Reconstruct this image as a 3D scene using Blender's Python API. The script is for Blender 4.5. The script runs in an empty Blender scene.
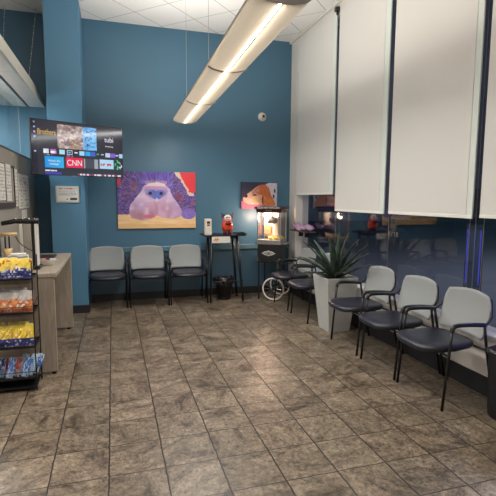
import bpy, bmesh, math, random
from mathutils import Vector, Matrix
rnd = random.Random(7)
COL = bpy.context.scene.collection
PI = math.pi

# ------------------------------------------------------------------ colours and materials
def lin(c):
    return tuple((x/12.92 if x <= .04045 else ((x+.055)/1.055)**2.4) for x in (v/255 for v in c))
def rgba(c): return (*lin(c), 1)

class NT:
    def __init__(s, name):
        s.m = bpy.data.materials.new(name); s.m.use_nodes = True
        s.t = s.m.node_tree; s.t.nodes.clear()
        s.out = s.t.nodes.new('ShaderNodeOutputMaterial')
    def n(s, typ, ins=None, **kw):
        nd = s.t.nodes.new(typ)
        for k, v in kw.items(): setattr(nd, k, v)
        for k, v in (ins or {}).items():
            if isinstance(v, bpy.types.NodeSocket): s.t.links.new(v, nd.inputs[k])
            else: nd.inputs[k].default_value = v
        return nd
    def math(s, op, a, b=0.0, c=None):
        ins = {0: a, 1: b}
        if c is not None: ins[2] = c
        return s.n('ShaderNodeMath', ins, operation=op).outputs[0]
    def mix(s, f, a, b):
        nd = s.t.nodes.new('ShaderNodeMix'); nd.data_type = 'RGBA'
        for i, v in ((0, f), (6, a), (7, b)):
            if isinstance(v, bpy.types.NodeSocket): s.t.links.new(v, nd.inputs[i])
            else: nd.inputs[i].default_value = v
        return nd.outputs[2]
    def ramp(s, f, stops):
        nd = s.t.nodes.new('ShaderNodeValToRGB'); s.t.links.new(f, nd.inputs[0])
        e = nd.color_ramp.elements
        while len(e) < len(stops): e.new(.5)
        for k, (p, c) in enumerate(stops): e[k].position = p; e[k].color = c
        return nd.outputs[0]
    def surf(s, sh): s.t.links.new(sh, s.out.inputs[0]); return s.m

def pmat(name, c, rough=.6, metal=0, var=.06, scale=12, bump=0., spec=.5, coat=0.):
    q = NT(name); co = q.n('ShaderNodeTexCoord').outputs['Object']
    nz = q.n('ShaderNodeTexNoise', {'Vector': co, 'Scale': scale, 'Detail': 4.}).outputs['Fac']
    a = tuple(x*(1-var) for x in lin(c)) + (1,); b = tuple(min(1, x*(1+var)) for x in lin(c)) + (1,)
    ins = {'Base Color': q.mix(nz, a, b), 'Roughness': rough, 'Metallic': metal, 'Specular IOR Level': spec, 'Coat Weight': coat}
    p = q.n('ShaderNodeBsdfPrincipled', ins)
    if bump:
        bp = q.n('ShaderNodeBump', {'Height': nz, 'Strength': bump, 'Distance': .01})
        q.t.links.new(bp.outputs[0], p.inputs['Normal'])
    return q.surf(p.outputs[0])

def emit(name, c, s):
    q = NT(name); return q.surf(q.n('ShaderNodeEmission', {'Color': rgba(c), 'Strength': s}).outputs[0])

def picmat(name, rough=.6, em=0.):
    q = NT(name); at = q.n('ShaderNodeAttribute', attribute_name='paint').outputs['Color']
    ins = {'Base Color': at, 'Roughness': rough}
    if em:
        ins['Base Color'] = (.01, .01, .012, 1); ins['Emission Color'] = at; ins['Emission Strength'] = em
    return q.surf(q.n('ShaderNodeBsdfPrincipled', ins).outputs[0])

def thin_glass(name, tint=(1, 1, 1, 1), ior=1.5, boost=1.0):
    q = NT(name)
    bf = q.n('ShaderNodeNewGeometry').outputs['Backfacing']
    io = q.n('ShaderNodeMapRange', {0: bf, 1: 0., 2: 1., 3: ior, 4: 1/ior}).outputs[0]
    fr = q.n('ShaderNodeFresnel', {'IOR': io}).outputs[0]
    f = q.math('MULTIPLY', fr, boost)
    f = q.math('MINIMUM', f, 1.0)
    tr = q.n('ShaderNodeBsdfTransparent', {'Color': tint}).outputs[0]
    gl = q.n('ShaderNodeBsdfGlossy', {'Roughness': .012, 'Color': (1, 1, 1, 1)}).outputs[0]
    return q.surf(q.n('ShaderNodeMixShader', {0: f, 1: tr, 2: gl}).outputs[0])

def floor_mat():
    T, X0, Y0 = .305, -.668, 2.082
    q = NT('slate_tile')
    co = q.n('ShaderNodeTexCoord').outputs['Object']
    warp = q.n('ShaderNodeTexNoise', {'Vector': co, 'Scale': 14., 'Detail': 3.}).outputs['Color']
    wv = q.n('ShaderNodeVectorMath', {0: warp, 1: (.5, .5, .5)}, operation='SUBTRACT').outputs[0]
    wv = q.n('ShaderNodeVectorMath', {0: wv, 'Scale': .012}, operation='SCALE').outputs[0]
    cw = q.n('ShaderNodeVectorMath', {0: co, 1: wv}, operation='ADD').outputs[0]
    sx = q.n('ShaderNodeSeparateXYZ', {0: cw}).outputs
    u = q.math('DIVIDE', q.math('SUBTRACT', sx[0], X0), T); v = q.math('DIVIDE', q.math('SUBTRACT', sx[1], Y0), T)
    def edge(t):
        f = q.math('FRACT', t); return q.math('MINIMUM', f, q.math('SUBTRACT', 1.0, f))
    gu, gv = edge(u), edge(v)
    def lt(t, a, b):
        nd = q.n('ShaderNodeMapRange', {0: t, 1: a, 2: b, 3: 1., 4: 0.}, interpolation_type='SMOOTHSTEP'); return nd.outputs[0]
    ga = lt(gu, .010, .019); gb = lt(gv, .008, .016)
    gr = q.math('MAXIMUM', ga, q.math('MULTIPLY', gb, .85))
    cell = q.n('ShaderNodeCombineXYZ', {0: q.math('FLOOR', u), 1: q.math('FLOOR', v), 2: 0.}).outputs[0]
    wn = q.n('ShaderNodeTexWhiteNoise', {'Vector': cell}, noise_dimensions='3D')
    off = q.n('ShaderNodeVectorMath', {0: wn.outputs['Color'], 'Scale': 23.}, operation='SCALE').outputs[0]
    tc = q.n('ShaderNodeVectorMath', {0: co, 1: off}, operation='ADD').outputs[0]
    ang = q.math('MULTIPLY', wn.outputs['Value'], 6.283)
    rt = q.n('ShaderNodeVectorRotate', {'Vector': tc, 'Angle': ang}, rotation_type='Z_AXIS').outputs[0]
    st = q.n('ShaderNodeMapping', {'Vector': rt, 'Scale': (1.0, 1.9, 1.)}).outputs[0]
    n1 = q.n('ShaderNodeTexNoise', {'Vector': st, 'Scale': 3.6, 'Detail': 10., 'Roughness': .72, 'Distortion': .7}).outputs['Fac']
    n2 = q.n('ShaderNodeTexNoise', {'Vector': tc, 'Scale': 34., 'Detail': 8., 'Roughness': .88}).outputs['Fac']
    n3 = q.n('ShaderNodeTexNoise', {'Vector': st, 'Scale': 7., 'Detail': 8., 'Roughness': .7, 'Distortion': 1.6}).outputs['Fac']
    vein = q.n('ShaderNodeMapRange', {0: q.math('ABSOLUTE', q.math('SUBTRACT', n3, .5)), 1: 0., 2: .05, 3: .72, 4: 1.}).outputs[0]
    base = q.ramp(n1, [(.36, rgba((84, 71, 58))), (.45, rgba((124, 109, 92))), (.55, rgba((147, 131, 111))), (.68, rgba((165, 150, 129)))])
    k2 = q.math('MULTIPLY', q.n('ShaderNodeMapRange', {0: n2, 1: .39, 2: .61, 3: .45, 4: 1.38}).outputs[0], vein)
    kt = q.n('ShaderNodeMapRange', {0: wn.outputs['Value'], 1: 0., 2: 1., 3: .70, 4: .93}).outputs[0]
    k = q.math('MULTIPLY', k2, kt)
    base = q.n('ShaderNodeVectorMath', {0: base, 'Scale': k}, operation='SCALE').outputs[0]
    c = q.mix(gr, base, rgba((40, 32, 27)))
    hgt = q.math('SUBTRACT', q.math('MULTIPLY', n2, .35), gr)
    hgt = q.math('ADD', hgt, q.math('MULTIPLY', n1, .5))
    bp = q.n('ShaderNodeBump', {'Height': hgt, 'Strength': .35, 'Distance': .006})
    rg = q.n('ShaderNodeMapRange', {0: n2, 1: .3, 2: .7, 3: .24, 4: .42}).outputs[0]
    p = q.n('ShaderNodeBsdfPrincipled', {'Base Color': c, 'Roughness': rg, 'Normal': bp.outputs[0], 'Specular IOR Level': .5})
    return q.surf(p.outputs[0])

def ceil_mat(name, diag=True, T=.557, col=(240, 237, 232), ox=0., oy=0., w=.008):
    q = NT(name); co = q.n('ShaderNodeTexCoord').outputs['Object']
    s = q.n('ShaderNodeSeparateXYZ', {0: co}).outputs
    if diag:
        u = q.math('DIVIDE', q.math('SUBTRACT', q.math('ADD', s[0], s[1]), 7.42), T*math.sqrt(2))
        v = q.math('DIVIDE', q.math('SUBTRACT', q.math('SUBTRACT', s[1], s[0]), 5.16), T*math.sqrt(2))
    else:
        u = q.math('DIVIDE', q.math('SUBTRACT', s[0], ox), T); v = q.math('DIVIDE', q.math('SUBTRACT', s[1], oy), T)
    def e(t):
        f = q.math('FRACT', t); return q.math('LESS_THAN', q.math('MINIMUM', f, q.math('SUBTRACT', 1.0, f)), w)
    g = q.math('MAXIMUM', e(u), e(v))
    nz = q.n('ShaderNodeTexNoise', {'Vector': co, 'Scale': 90., 'Detail': 3.}).outputs['Fac']
    b = q.mix(nz, tuple(x*.93 for x in lin(col))+(1,), rgba(col))
    c = q.mix(g, b, rgba((160, 156, 150)))
    return q.surf(q.n('ShaderNodeBsdfPrincipled', {'Base Color': c, 'Roughness': .85}).outputs[0])

def wood_mat(name, a, b):
    q = NT(name); co = q.n('ShaderNodeTexCoord').outputs['Object']
    mp = q.n('ShaderNodeMapping', {'Vector': co, 'Scale': (9., 3., 1.2)}).outputs[0]
    n1 = q.n('ShaderNodeTexNoise', {'Vector': mp, 'Scale': 4., 'Detail': 7., 'Distortion': .6}).outputs['Fac']
    c = q.ramp(n1, [(.3, rgba(a)), (.7, rgba(b))])
    return q.surf(q.n('ShaderNodeBsdfPrincipled', {'Base Color': c, 'Roughness': .5}).outputs[0])

M = {}
M['blue'] = pmat('blue_paint', (70, 110, 134), .42, var=.03, scale=3)
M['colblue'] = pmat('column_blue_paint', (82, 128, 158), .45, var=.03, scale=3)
M['rail'] = pmat('rail_blue_paint', (88, 122, 138), .35, var=.03)  # wall blue made lighter, light from above put into the colour
M['dadoblue'] = pmat('dado_blue_paint', (66, 96, 116), .35, var=.04, scale=3)  # same wall blue made darker, shade below the rail put into the colour
M['slate'] = pmat('slate_paint', (62, 74, 84), .55, var=.03)
M['baseb'] = pmat('dark_vinyl_base', (38, 38, 42), .45)
M['floor'] = floor_mat()
M['ceil'] = ceil_mat('ceiling_tile')
M['soffit'] = ceil_mat('soffit_panel', False, .6, (205, 203, 200), ox=-1.4, oy=6.1, w=.006)
M['white'] = pmat('white_paint', (214, 209, 201), .5, var=.02)
M['cream'] = pmat('cream_paint', (205, 202, 190), .5, var=.02)
M['sill'] = pmat('white_stone_sill', (232, 226, 219), .4, var=.1, scale=9)
M['shade'] = pmat('roller_shade_fabric', (216, 213, 208), .85, var=.015, scale=60)
M['band'] = pmat('shade_edge_band', (214, 221, 214), .7, var=.02)
M['hem'] = pmat('shade_hem_bar', (232, 230, 222), .5)
M['black'] = pmat('black_plastic', (24, 24, 27), .42, var=.1)
M['blackmetal'] = pmat('black_powder_coat', (20, 20, 23), .38, var=.1)
M['vinyl'] = pmat('black_vinyl', (34, 36, 48), .36, var=.1, scale=40, bump=.05)
M['greyback'] = pmat('grey_mesh_plastic', (150, 153, 153), .6, var=.04, scale=120, bump=.05)
M['planter'] = pmat('grey_planter', (182, 182, 179), .5, var=.04)
M['soil'] = pmat('potting_soil', (40, 34, 30), .9, var=.3, scale=60, bump=.4)
M['oak'] = wood_mat('taupe_laminate', (146, 133, 119), (168, 155, 140))
M['oaktop'] = wood_mat('taupe_laminate_top', (150, 138, 122), (170, 158, 142))
M['fabric'] = pmat('grey_panel_fabric', (150, 144, 134), .9, var=.05, scale=60)
M['darkframe'] = pmat('dark_frame', (62, 56, 54), .6)
M['paper'] = pmat('white_paper', (222, 220, 212), .8, var=.03)
M['papyr'] = picmat('printed_paper')
M['steel'] = pmat('brushed_steel', (190, 188, 184), .3, metal=.9)
M['chrome'] = pmat('chrome', (220, 220, 220), .15, metal=1)
M['alu'] = pmat('satin_aluminium', (150, 146, 140), .38, metal=.7)
M['lightwood'] = pmat('pale_wood', (214, 182, 128), .5, var=.1, scale=20)
M['glass'] = thin_glass('window_glass', (.85, .87, .92, 1), 1.52, 1.15)
M['pglass'] = thin_glass('partition_glass', (.86, .93, .95, 1), 1.45, 1.0)
M['cglass'] = thin_glass('cabinet_glass', (.97, .97, .97, 1), 1.4, .8)
M['paint'] = picmat('painted_canvas', .55)
M['canvas'] = pmat('dark_canvas_edge', (45, 42, 60), .8)
M['screen'] = picmat('tv_screen', .12, 1.0)
M['snack'] = picmat('glossy_snack_film', .3)
M['asphalt'] = pmat('night_asphalt', (86, 88, 96), .8, var=.2)
M['farwall'] = pmat('far_building', (70, 66, 64), .9)
M['mauve'] = pmat('mauve_fleece', (164, 132, 158), .85, var=.12, scale=50, bump=.3)
M['orange'] = pmat('orange_gloss', (214, 74, 44), .3)
M['ivory'] = pmat('ivory_gloss', (224, 210, 196), .35)
M['pink'] = pmat('pink_gloss', (206, 140, 140), .35)
M['wine'] = pmat('dark_red_gloss', (110, 30, 36), .35)
M['leaf'] = None
M['maroon'] = pmat('dark_maroon_sign', (52, 22, 26), .4)
M['bag'] = pmat('black_bin_liner', (30, 30, 33), .28, var=.2, scale=30, bump=.4)
M['tube'] = emit('fluorescent_tube', (255, 240, 214), 26)
M['warmbulb'] = emit('warm_bulb', (255, 196, 150), 55)
M['neon'] = emit('blue_neon', (86, 84, 215), .7)
M['popcorn'] = pmat('popcorn', (240, 205, 110), .7, var=.25, scale=60, bump=.5)

def leafmat():
    q = NT('agave_leaf'); co = q.n('ShaderNodeTexCoord').outputs['Object']
    nz = q.n('ShaderNodeTexNoise', {'Vector': co, 'Scale': 5., 'Detail': 3.}).outputs['Fac']
    c = q.ramp(nz, [(.4, rgba((28, 42, 36))), (.72, rgba((88, 106, 88)))])
    return q.surf(q.n('ShaderNodeBsdfPrincipled', {'Base Color': c, 'Roughness': .42}).outputs[0])
M['leaf'] = leafmat()
def lensmat():
    q = NT('perforated_diffuser')
    tl = q.n('ShaderNodeBsdfTranslucent', {'Color': (.80, .74, .66, 1)}).outputs[0]
    df = q.n('ShaderNodeBsdfDiffuse', {'Color': (.32, .29, .26, 1)}).outputs[0]
    return q.surf(q.n('ShaderNodeMixShader', {0: .25, 1: df, 2: tl}).outputs[0])
M['lens'] = lensmat()

# ------------------------------------------------------------------ mesh building
class MB:
    def __init__(s): s.b = bmesh.new()
    def box(s, x0, x1, y0, y1, z0, z1, mtx=None):
        r = bmesh.ops.create_cube(s.b, size=1)
        for v in r['verts']:
            v.co = Vector(((x0+x1)/2+v.co.x*(x1-x0), (y0+y1)/2+v.co.y*(y1-y0), (z0+z1)/2+v.co.z*(z1-z0)))
            if mtx: v.co = mtx @ v.co
        return s
    def poly(s, vs, fs):
        bv = [s.b.verts.new(v) for v in vs]
        for f in fs: s.b.faces.new([bv[i] for i in f])
        return s
    def grid(s, rows, closed=False, caps=False):
        """rows of points -> quads"""
        R = [[s.b.verts.new(p) for p in r] for r in rows]
        n = len(R[0])
        for i in range(len(R)-1):
            for j in range(n if closed else n-1):
                k = (j+1) % n
                s.b.faces.new([R[i][j], R[i][k], R[i+1][k], R[i+1][j]])
        if caps:
            s.b.faces.new(R[0][::-1]); s.b.faces.new(R[-1])
        return s
    def tube(s, pts, r, n=8, smooth_n=0, flat=None):
        P = [Vector(p) for p in pts]
        if smooth_n: P = chaikin(P, smooth_n)
        rows = []; up = Vector((0, 0, 1)); prev = None
        for i, p in enumerate(P):
            t = (P[min(i+1, len(P)-1)]-P[max(i-1, 0)]).normalized()
            if prev is None:
                a = t.orthogonal().normalized() if abs(t.dot(up)) > .95 else t.cross(up).normalized()
            else:
                a = (prev - t*prev.dot(t)).normalized()
            prev = a; b = t.cross(a)
            rr = r[i] if isinstance(r, (list, tuple)) and len(r) == len(P) else (r if not isinstance(r, (list, tuple)) else r[0]+(r[1]-r[0])*i/(len(P)-1))
            rows.append([p+(a*math.cos(q)+b*math.sin(q))*rr for q in [2*PI*k/n for k in range(n)]])
        return s.grid(rows, True, True)
    def lathe(s, prof, n=16, c=(0, 0, 0), sx=1, sy=1):
        rows = [[Vector((c[0]+r*sx*math.cos(2*PI*k/n), c[1]+r*sy*math.sin(2*PI*k/n), c[2]+z)) for k in range(n)] for r, z in prof]
        return s.grid(rows, True, True)
    def sphere(s, c, r, n=12, sc=(1, 1, 1)):
        q = bmesh.ops.create_uvsphere(s.b, u_segments=n, v_segments=max(6, n//2+2), radius=r)
        for v in q['verts']: v.co = Vector((c[0]+v.co.x*sc[0], c[1]+v.co.y*sc[1], c[2]+v.co.z*sc[2]))
        return s
    def torus(s, c, R, r, axis='Y', n=32, m=8):
        rows = []
        for i in range(n):
            t = 2*PI*i/n; row = []
            for j in range(m):
                p = 2*PI*j/m; q = R+r*math.cos(p); w = r*math.sin(p)
                a, b = q*math.cos(t), q*math.sin(t)
                v = {'Y': (a, w, b), 'Z': (a, b, w), 'X': (w, a, b)}[axis]
                row.append(Vector((c[0]+v[0], c[1]+v[1], c[2]+v[2])))
            rows.append(row)
        R_ = [[s.b.verts.new(p) for p in r] for r in rows]
        for i in range(n):
            for j in range(m):
                s.b.faces.new([R_[i][j], R_[(i+1) % n][j], R_[(i+1) % n][(j+1) % m], R_[i][(j+1) % m]])
        return s
    def outline(s, pts, y0, y1):
        """prism of an x,z outline between y0 and y1"""
        n = len(pts)
        a = [s.b.verts.new((x, y0, z)) for x, z in pts]; b = [s.b.verts.new((x, y1, z)) for x, z in pts]
        s.b.faces.new(a); s.b.faces.new(b[::-1])
        for i in range(n): s.b.faces.new([a[i], b[i], b[(i+1) % n], a[(i+1) % n]])
        return s
    def build(s, name, mat, parent=None, bevel=0, smooth=False, seg=2, solid=0, sub=0):
        bmesh.ops.recalc_face_normals(s.b, faces=s.b.faces)
        me = bpy.data.meshes.new(name); s.b.to_mesh(me); s.b.free()
        o = bpy.data.objects.new(name, me); COL.objects.link(o)
        me.materials.append(mat)
        if smooth: me.polygons.foreach_set('use_smooth', [True]*len(me.polygons))
        if solid:
            m = o.modifiers.new('thickness', 'SOLIDIFY'); m.thickness = solid; m.offset = 0
        if bevel:
            m = o.modifiers.new('edge', 'BEVEL'); m.width = bevel; m.segments = seg; m.limit_method = 'ANGLE'; m.angle_limit = .7
        if sub:
            m = o.modifiers.new('smooth', 'SUBSURF'); m.levels = sub; m.render_levels = sub
        if parent: o.parent = parent
        return o

def chaikin(P, k):
    for _ in range(k):
        Q = [P[0]]
        for a, b in zip(P, P[1:]): Q += [a*.75+b*.25, a*.25+b*.75]
        Q.append(P[-1]); P = Q
    return P

def tag(o, label, cat, group=None):
    o['label'] = label; o['category'] = cat
    if group: o['group'] = group
    return o
def thing(name, label, cat, loc=(0, 0, 0), rz=0, group=None):
    o = bpy.data.objects.new(name, None); COL.objects.link(o); o.empty_display_size = .1
    o.location = loc; o.rotation_euler = (0, 0, rz)
    return tag(o, label, cat, group)
def struct(o): o['kind'] = 'structure'; return o
def dup(root, loc, rz, label):
    r = root.copy(); COL.objects.link(r); r.location = loc; r.rotation_euler = (0, 0, rz); r['label'] = label
    for ch in list(root.children):
        c = ch.copy(); COL.objects.link(c); c.parent = r
        for g in list(ch.children):
            d = g.copy(); COL.objects.link(d); d.parent = c
    return r

def picture(name, w, h, nx, ny, fn, mat, parent, origin=(0, 0, 0), curve=None, thick=0):
    """grid in the local XZ plane facing -Y, coloured by fn(u,v) (v from the top), sRGB 0-255"""
    x0, y0, z0 = origin
    vs = []
    for j in range(ny+1):
        for i in range(nx+1):
            u, v = i/nx, j/ny
            d = curve(u, v) if curve else (0, 0, 0)
            vs.append((x0-w/2+u*w+d[0], y0+d[1], z0+h-v*h+d[2]))
    fs = []; cols = []
    for j in range(ny):
        for i in range(nx):
            a = j*(nx+1)+i
            fs.append((a, a+nx+1, a+nx+2, a+1)); c = lin([max(0, min(255, t)) for t in fn((i+.5)/nx, (j+.5)/ny)])
            cols += [c[0], c[1], c[2], 1]*4
    me = bpy.data.meshes.new(name); me.from_pydata(vs, [], fs)
    at = me.color_attributes.new('paint', 'FLOAT_COLOR', 'CORNER'); at.data.foreach_set('color', cols)
    me.materials.append(mat); o = bpy.data.objects.new(name, me); COL.objects.link(o)
    if thick:
        m = o.modifiers.new('thickness', 'SOLIDIFY'); m.thickness = thick; m.offset = -1
    if parent: o.parent = parent
    return o

def letters(name, txt, size, mat, parent, loc, rot=(PI/2, 0, 0), depth=.001, align='CENTER', sx=1):
    cu = bpy.data.curves.new(name, 'FONT'); cu.body = txt; cu.size = size; cu.extrude = depth; cu.align_x = align; cu.align_y = 'CENTER'
    t = bpy.data.objects.new(name+'_tmp', cu); COL.objects.link(t)
    dg = bpy.context.evaluated_depsgraph_get()
    me = bpy.data.meshes.new_from_object(t.evaluated_get(dg)); bpy.data.objects.remove(t)
    me.materials.clear(); me.materials.append(mat)
    o = bpy.data.objects.new(name, me); COL.objects.link(o); o.location = loc; o.rotation_euler = rot; o.scale = (sx, 1, 1)
    if parent: o.parent = parent
    return o

def vn(x, y, s=0):
    """cheap value noise"""
    def h(i, j):
        n = math.sin(i*127.1+j*311.7+s*74.7)*43758.5453; return n-math.floor(n)
    i, j = math.floor(x), math.floor(y); fx, fy = x-i, y-j
    fx = fx*fx*(3-2*fx); fy = fy*fy*(3-2*fy)
    return (h(i, j)*(1-fx)+h(i+1, j)*fx)*(1-fy)+(h(i, j+1)*(1-fx)+h(i+1, j+1)*fx)*fy
def inpoly(x, y, P):
    c = False; j = len(P)-1
    for i in range(len(P)):
        if (P[i][1] > y) != (P[j][1] > y) and x < (P[j][0]-P[i][0])*(y-P[i][1])/(P[j][1]-P[i][1])+P[i][0]: c = not c
        j = i
    return c
def mixc(a, b, t): return tuple(p+(q-p)*t for p, q in zip(a, b))

# ------------------------------------------------------------------ the room
XR, YB, ZC, XL, YF = 2.73, 6.72, 3.92, -3.6, -3.2
struct(MB().box(XL-.1, XR+.1, YF-.1, YB+.1, -.1, 0).build('floor', M['floor']))
struct(MB().box(XL-.1, XR+.2, YF-.1, YB+.1, ZC, ZC+.1).build('ceiling', M['ceil']))
struct(MB().box(XL-.1, XR+.2, YB, YB+.1, 0, ZC).build('wall_back', M['blue']))
struct(MB().box(XL-.1, XL, YF, YB, 0, ZC).build('wall_left', M['white']))
struct(MB().box(XL-.1, XR+.2, YF-.1, YF, 0, ZC).build('wall_front', M['white']))
# column on the back wall
struct(MB().box(-.745, -.335, 6.10, YB, 0, ZC).build('trim_1', M['colblue'], bevel=.006))
struct(MB().box(-.753, -.327, 6.092, 6.3, 0, .105).build('baseboard_column', M['baseb']))
struct(MB().box(-.326, XR, YB-.012, YB, 0, .11).build('baseboard_back', M['baseb']))
struct(MB().box(-.335, XR, YB-.03, YB, .715, .79).build('trim_2', M['rail'], bevel=.006))
struct(MB().box(-.335, XR, YB-.008, YB, .11, .715).build('trim_3', M['dadoblue']))
# window wall: knee wall, jamb, header
struct(MB().box(XR, XR+.2, YF, YB, 0, .47).build('wall_right', M['sill']))
struct(MB().box(XR-.012, XR, YF, YB-.01, 0, .15).build('baseboard_right', M['baseb']))
struct(MB().box(XR-.015, XR+.2, YF, 6.42, .455, .485).build('trim_4', M['sill'], bevel=.004))
struct(MB().box(XR, XR+.2, 6.42, YB, .47, ZC).box(XR-.02, XR+.12, 6.40, 6.47, .47, ZC-.1).build('trim_5', M['white'], bevel=.005))
struct(MB().box(XR-.01, XR+.2, YF, 6.42, 3.79, ZC).box(XR-.04, XR+.1, YF, YB, ZC-.035, ZC).build('trim_6', M['white'], bevel=.005))
WY = [6.42, 5.30, 4.11, 2.92, 1.6, .4, -.8, YF]
for k in range(7):
    w = struct(MB().box(XR+.085, XR+.093, WY[k+1]+.003, WY[k]-.003, .485, 3.79).build('window_%d' % (k+1), M['glass']))
for k in range(1, 7):
    struct(MB().box(XR+.084, XR+.090, WY[k]-.003, WY[k]+.003, .485, 3.79).build('trim_%d' % (6+k), M['alu']))
struct(MB().box(XR+.081, XR+.085, 2.975, 2.980, .485, 3.79).box(XR+.081, XR+.085, 2.83, 2.835, .485, 3.79).build('trim_14', M['alu']))
# world outside
struct(MB().box(XR+.2, 30, -12, 30, -.25, -.15).build('ground', M['asphalt']))
bd = thing('far_building', 'low dark building across the night car park with dim window band', 'building', (24, 8, -.15))
MB().box(0, 4, -9, 24, 0, 2.4).build('wall', M['farwall'], bd)
MB().box(-.03, 0, -5, -1, 1.0, 1.7).build('window', emit('dim_window', (120, 104, 84), .22), bd)
MB().box(-.03, 0, 2, 8, 1.0, 1.7).build('window', emit('dim_window_cool', (90, 96, 110), .16), bd)

# roller shades
def shade(y0, y1, zb, zt, band, label):
    t = thing('roller_shade', label, 'shade', (XR-.01, (y0+y1)/2, zb), 0, 'roller shades on the window wall')
    a, b = y0-(y0+y1)/2, y1-(y0+y1)/2
    MB().box(-.003, .003, a+band+.008, b, .028, zt-zb).build('fabric', M['shade'], t)
    MB().box(-.006, .006, a, a+band, .0, zt-zb).build('side_band', M['band'], t)
    MB().box(-.007, .007, a, b, 0, .028).build('hem_bar', M['hem'], t, bevel=.003)
    MB().tube([(.028, a, zt-zb-.005), (.028, b, zt-zb-.005)], .028, 12).build('roller', M['white'], t, smooth=True)
shade(5.215, 6.385, 1.565, 3.79, .085, 'cream roller shade beside the blue wall, its hem hanging higher than the rest')
shade(4.065, 5.145, 1.355, 3.79, .085, 'cream roller shade hanging behind the potted agave')
shade(2.86, 3.985, 1.36, 3.79, .06, 'cream roller shade above the two middle waiting chairs, broad and fully shown')
shade(1.62, 2.785, 1.37, 3.79, .06, 'cream roller shade above the black trash can, cut by the picture edge')
bk = thing('shade_bracket', 'small black bracket at the top of the window wall', 'bracket', (XR-.03, 5.18, 3.79))
MB().box(-.03, .03, -.025, .025, 0, .05).build('plate', M['black'], bk)
MB().box(-.012, .012, -.01, .01, -.04, 0).build('pin', M['black'], bk)

# ------------------------------------------------------------------ chairs
def make_chair():
    t = thing('waiting_chair', '', 'chair', (0, 0, 0), 0, 'black framed waiting chairs with grey backs')
    # seat: rounded cushion, front is -Y
    def outl(k):
        pts = []
        for i in range(32):
            a = 2*PI*i/32; ca, sa = math.cos(a), math.sin(a)
            e = .55
            x = .24*k*math.copysign(abs(ca)**e, ca); y = .13+.235*k*math.copysign(abs(sa)**(e if sa > 0 else .8), sa)
            if sa < 0: y -= .02*k
            if sa > 0: x *= .93
            pts.append((x, y))
        return pts
    rows = []
    for k, z in ((.80, .412), (.93, .415), (.985, .428), (1., .445), (.97, .460), (.88, .468), (.6, .462), (.3, .458)):
        rows.append([Vector((x, y, z-(.012 if y < -.03 else 0)*((-.03-y)/.1 if y < -.03 else 0))) for x, y in outl(k)])
    MB().grid(rows, True, True).build('seat', M['vinyl'], t, smooth=True)
    MB().box(-.17, .17, .0, .26, .397, .413).build('seat_pan', M['black'], t, bevel=.005)
    # backrest shell, curved
    rows = []
    for j in range(15):
        v = j/14; z = .478+.316*v
        hw = .234+.008*v
        if v > .55: hw *= 1-.17*((v-.55)/.45)**2.6
        if v < .15: hw *= 1-.06*((.15-v)/.15)**2
        row = []
        for i in range(17):
            s = -1+2*i/16
            zz = z + (.022*(1-s*s) if v > .7 else 0)*((v-.7)/.3 if v > .7 else 0)
            y = .345+.075*v+.035*(1-s*s)+.012*math.sin(v*PI)
            row.append(Vector((hw*s, y, zz)))
        rows.append(row)
    MB().grid(rows).build('backrest', M['greyback'], t, smooth=True, solid=.011)
    for s in (-1, 1):
        MB().tube([(s*.262, 0, .0), (s*.262, .040, .46), (s*.262, .050, .575)], .0105, 8).build('leg', M['blackmetal'], t, smooth=True)
        MB().tube([(s*.262, .335, .60), (s*.260, .355, .50), (s*.258, .375, .40), (s*.262, .465, 0)], .0105, 8).build('leg', M['blackmetal'], t, smooth=True)
        MB().tube([(s*.262, .335, .60), (s*.262, .372, .625), (s*.252, .405, .66), (s*.222, .430, .72), (s*.205, .438, .775)], .0095, 8).build('back_upright', M['blackmetal'], t, smooth=True)
        P = chaikin([Vector((s*.262, .050, .575)), Vector((s*.262, .058, .612)), Vector((s*.262, .10, .622)), Vector((s*.262, .22, .618)), Vector((s*.262, .338, .605))], 2)
        MB().tube(P, .0165, 8).build('armrest', M['black'], t, smooth=True)
    MB().tube([(-.262, .035, .40), (.262, .035, .40)], .009, 8).build('seat_rail', M['blackmetal'], t, smooth=True)
    MB().tube([(-.258, .372, .41), (.258, .372, .41)], .009, 8).build('seat_rail', M['blackmetal'], t, smooth=True)
    return t
ch = make_chair()
YFEET = 6.21
specs = [
 (-.10, YFEET, 0, 'grey backed waiting chair against the blue wall, next to the column'),
 (.465, YFEET, 0, 'grey backed waiting chair against the blue wall, middle of its row of three'),
 (1.02, YFEET, 0, 'grey backed waiting chair against the blue wall, next to the tall black table'),
 (2.225, 5.735, -PI/2, 'waiting chair by the window in front of the popcorn cart wheel'),
 (2.225, 5.09, -PI/2, 'waiting chair by the window, partly hidden behind the planter'),
 (2.225, 3.95, -PI/2, 'waiting chair by the window directly in front of the agave planter'),
 (2.225, 3.345, -PI/2, 'waiting chair by the window, middle of the three before the planter'),
 (2.225, 2.775, -PI/2, 'waiting chair by the window beside the black trash can, the largest in view'),
]
for i, (x, y, r, lb) in enumerate(specs):
    if i == 0: ch.location = (x, y, 0); ch['label'] = lb
    else: dup(ch, (x, y, 0), r, lb)

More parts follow.
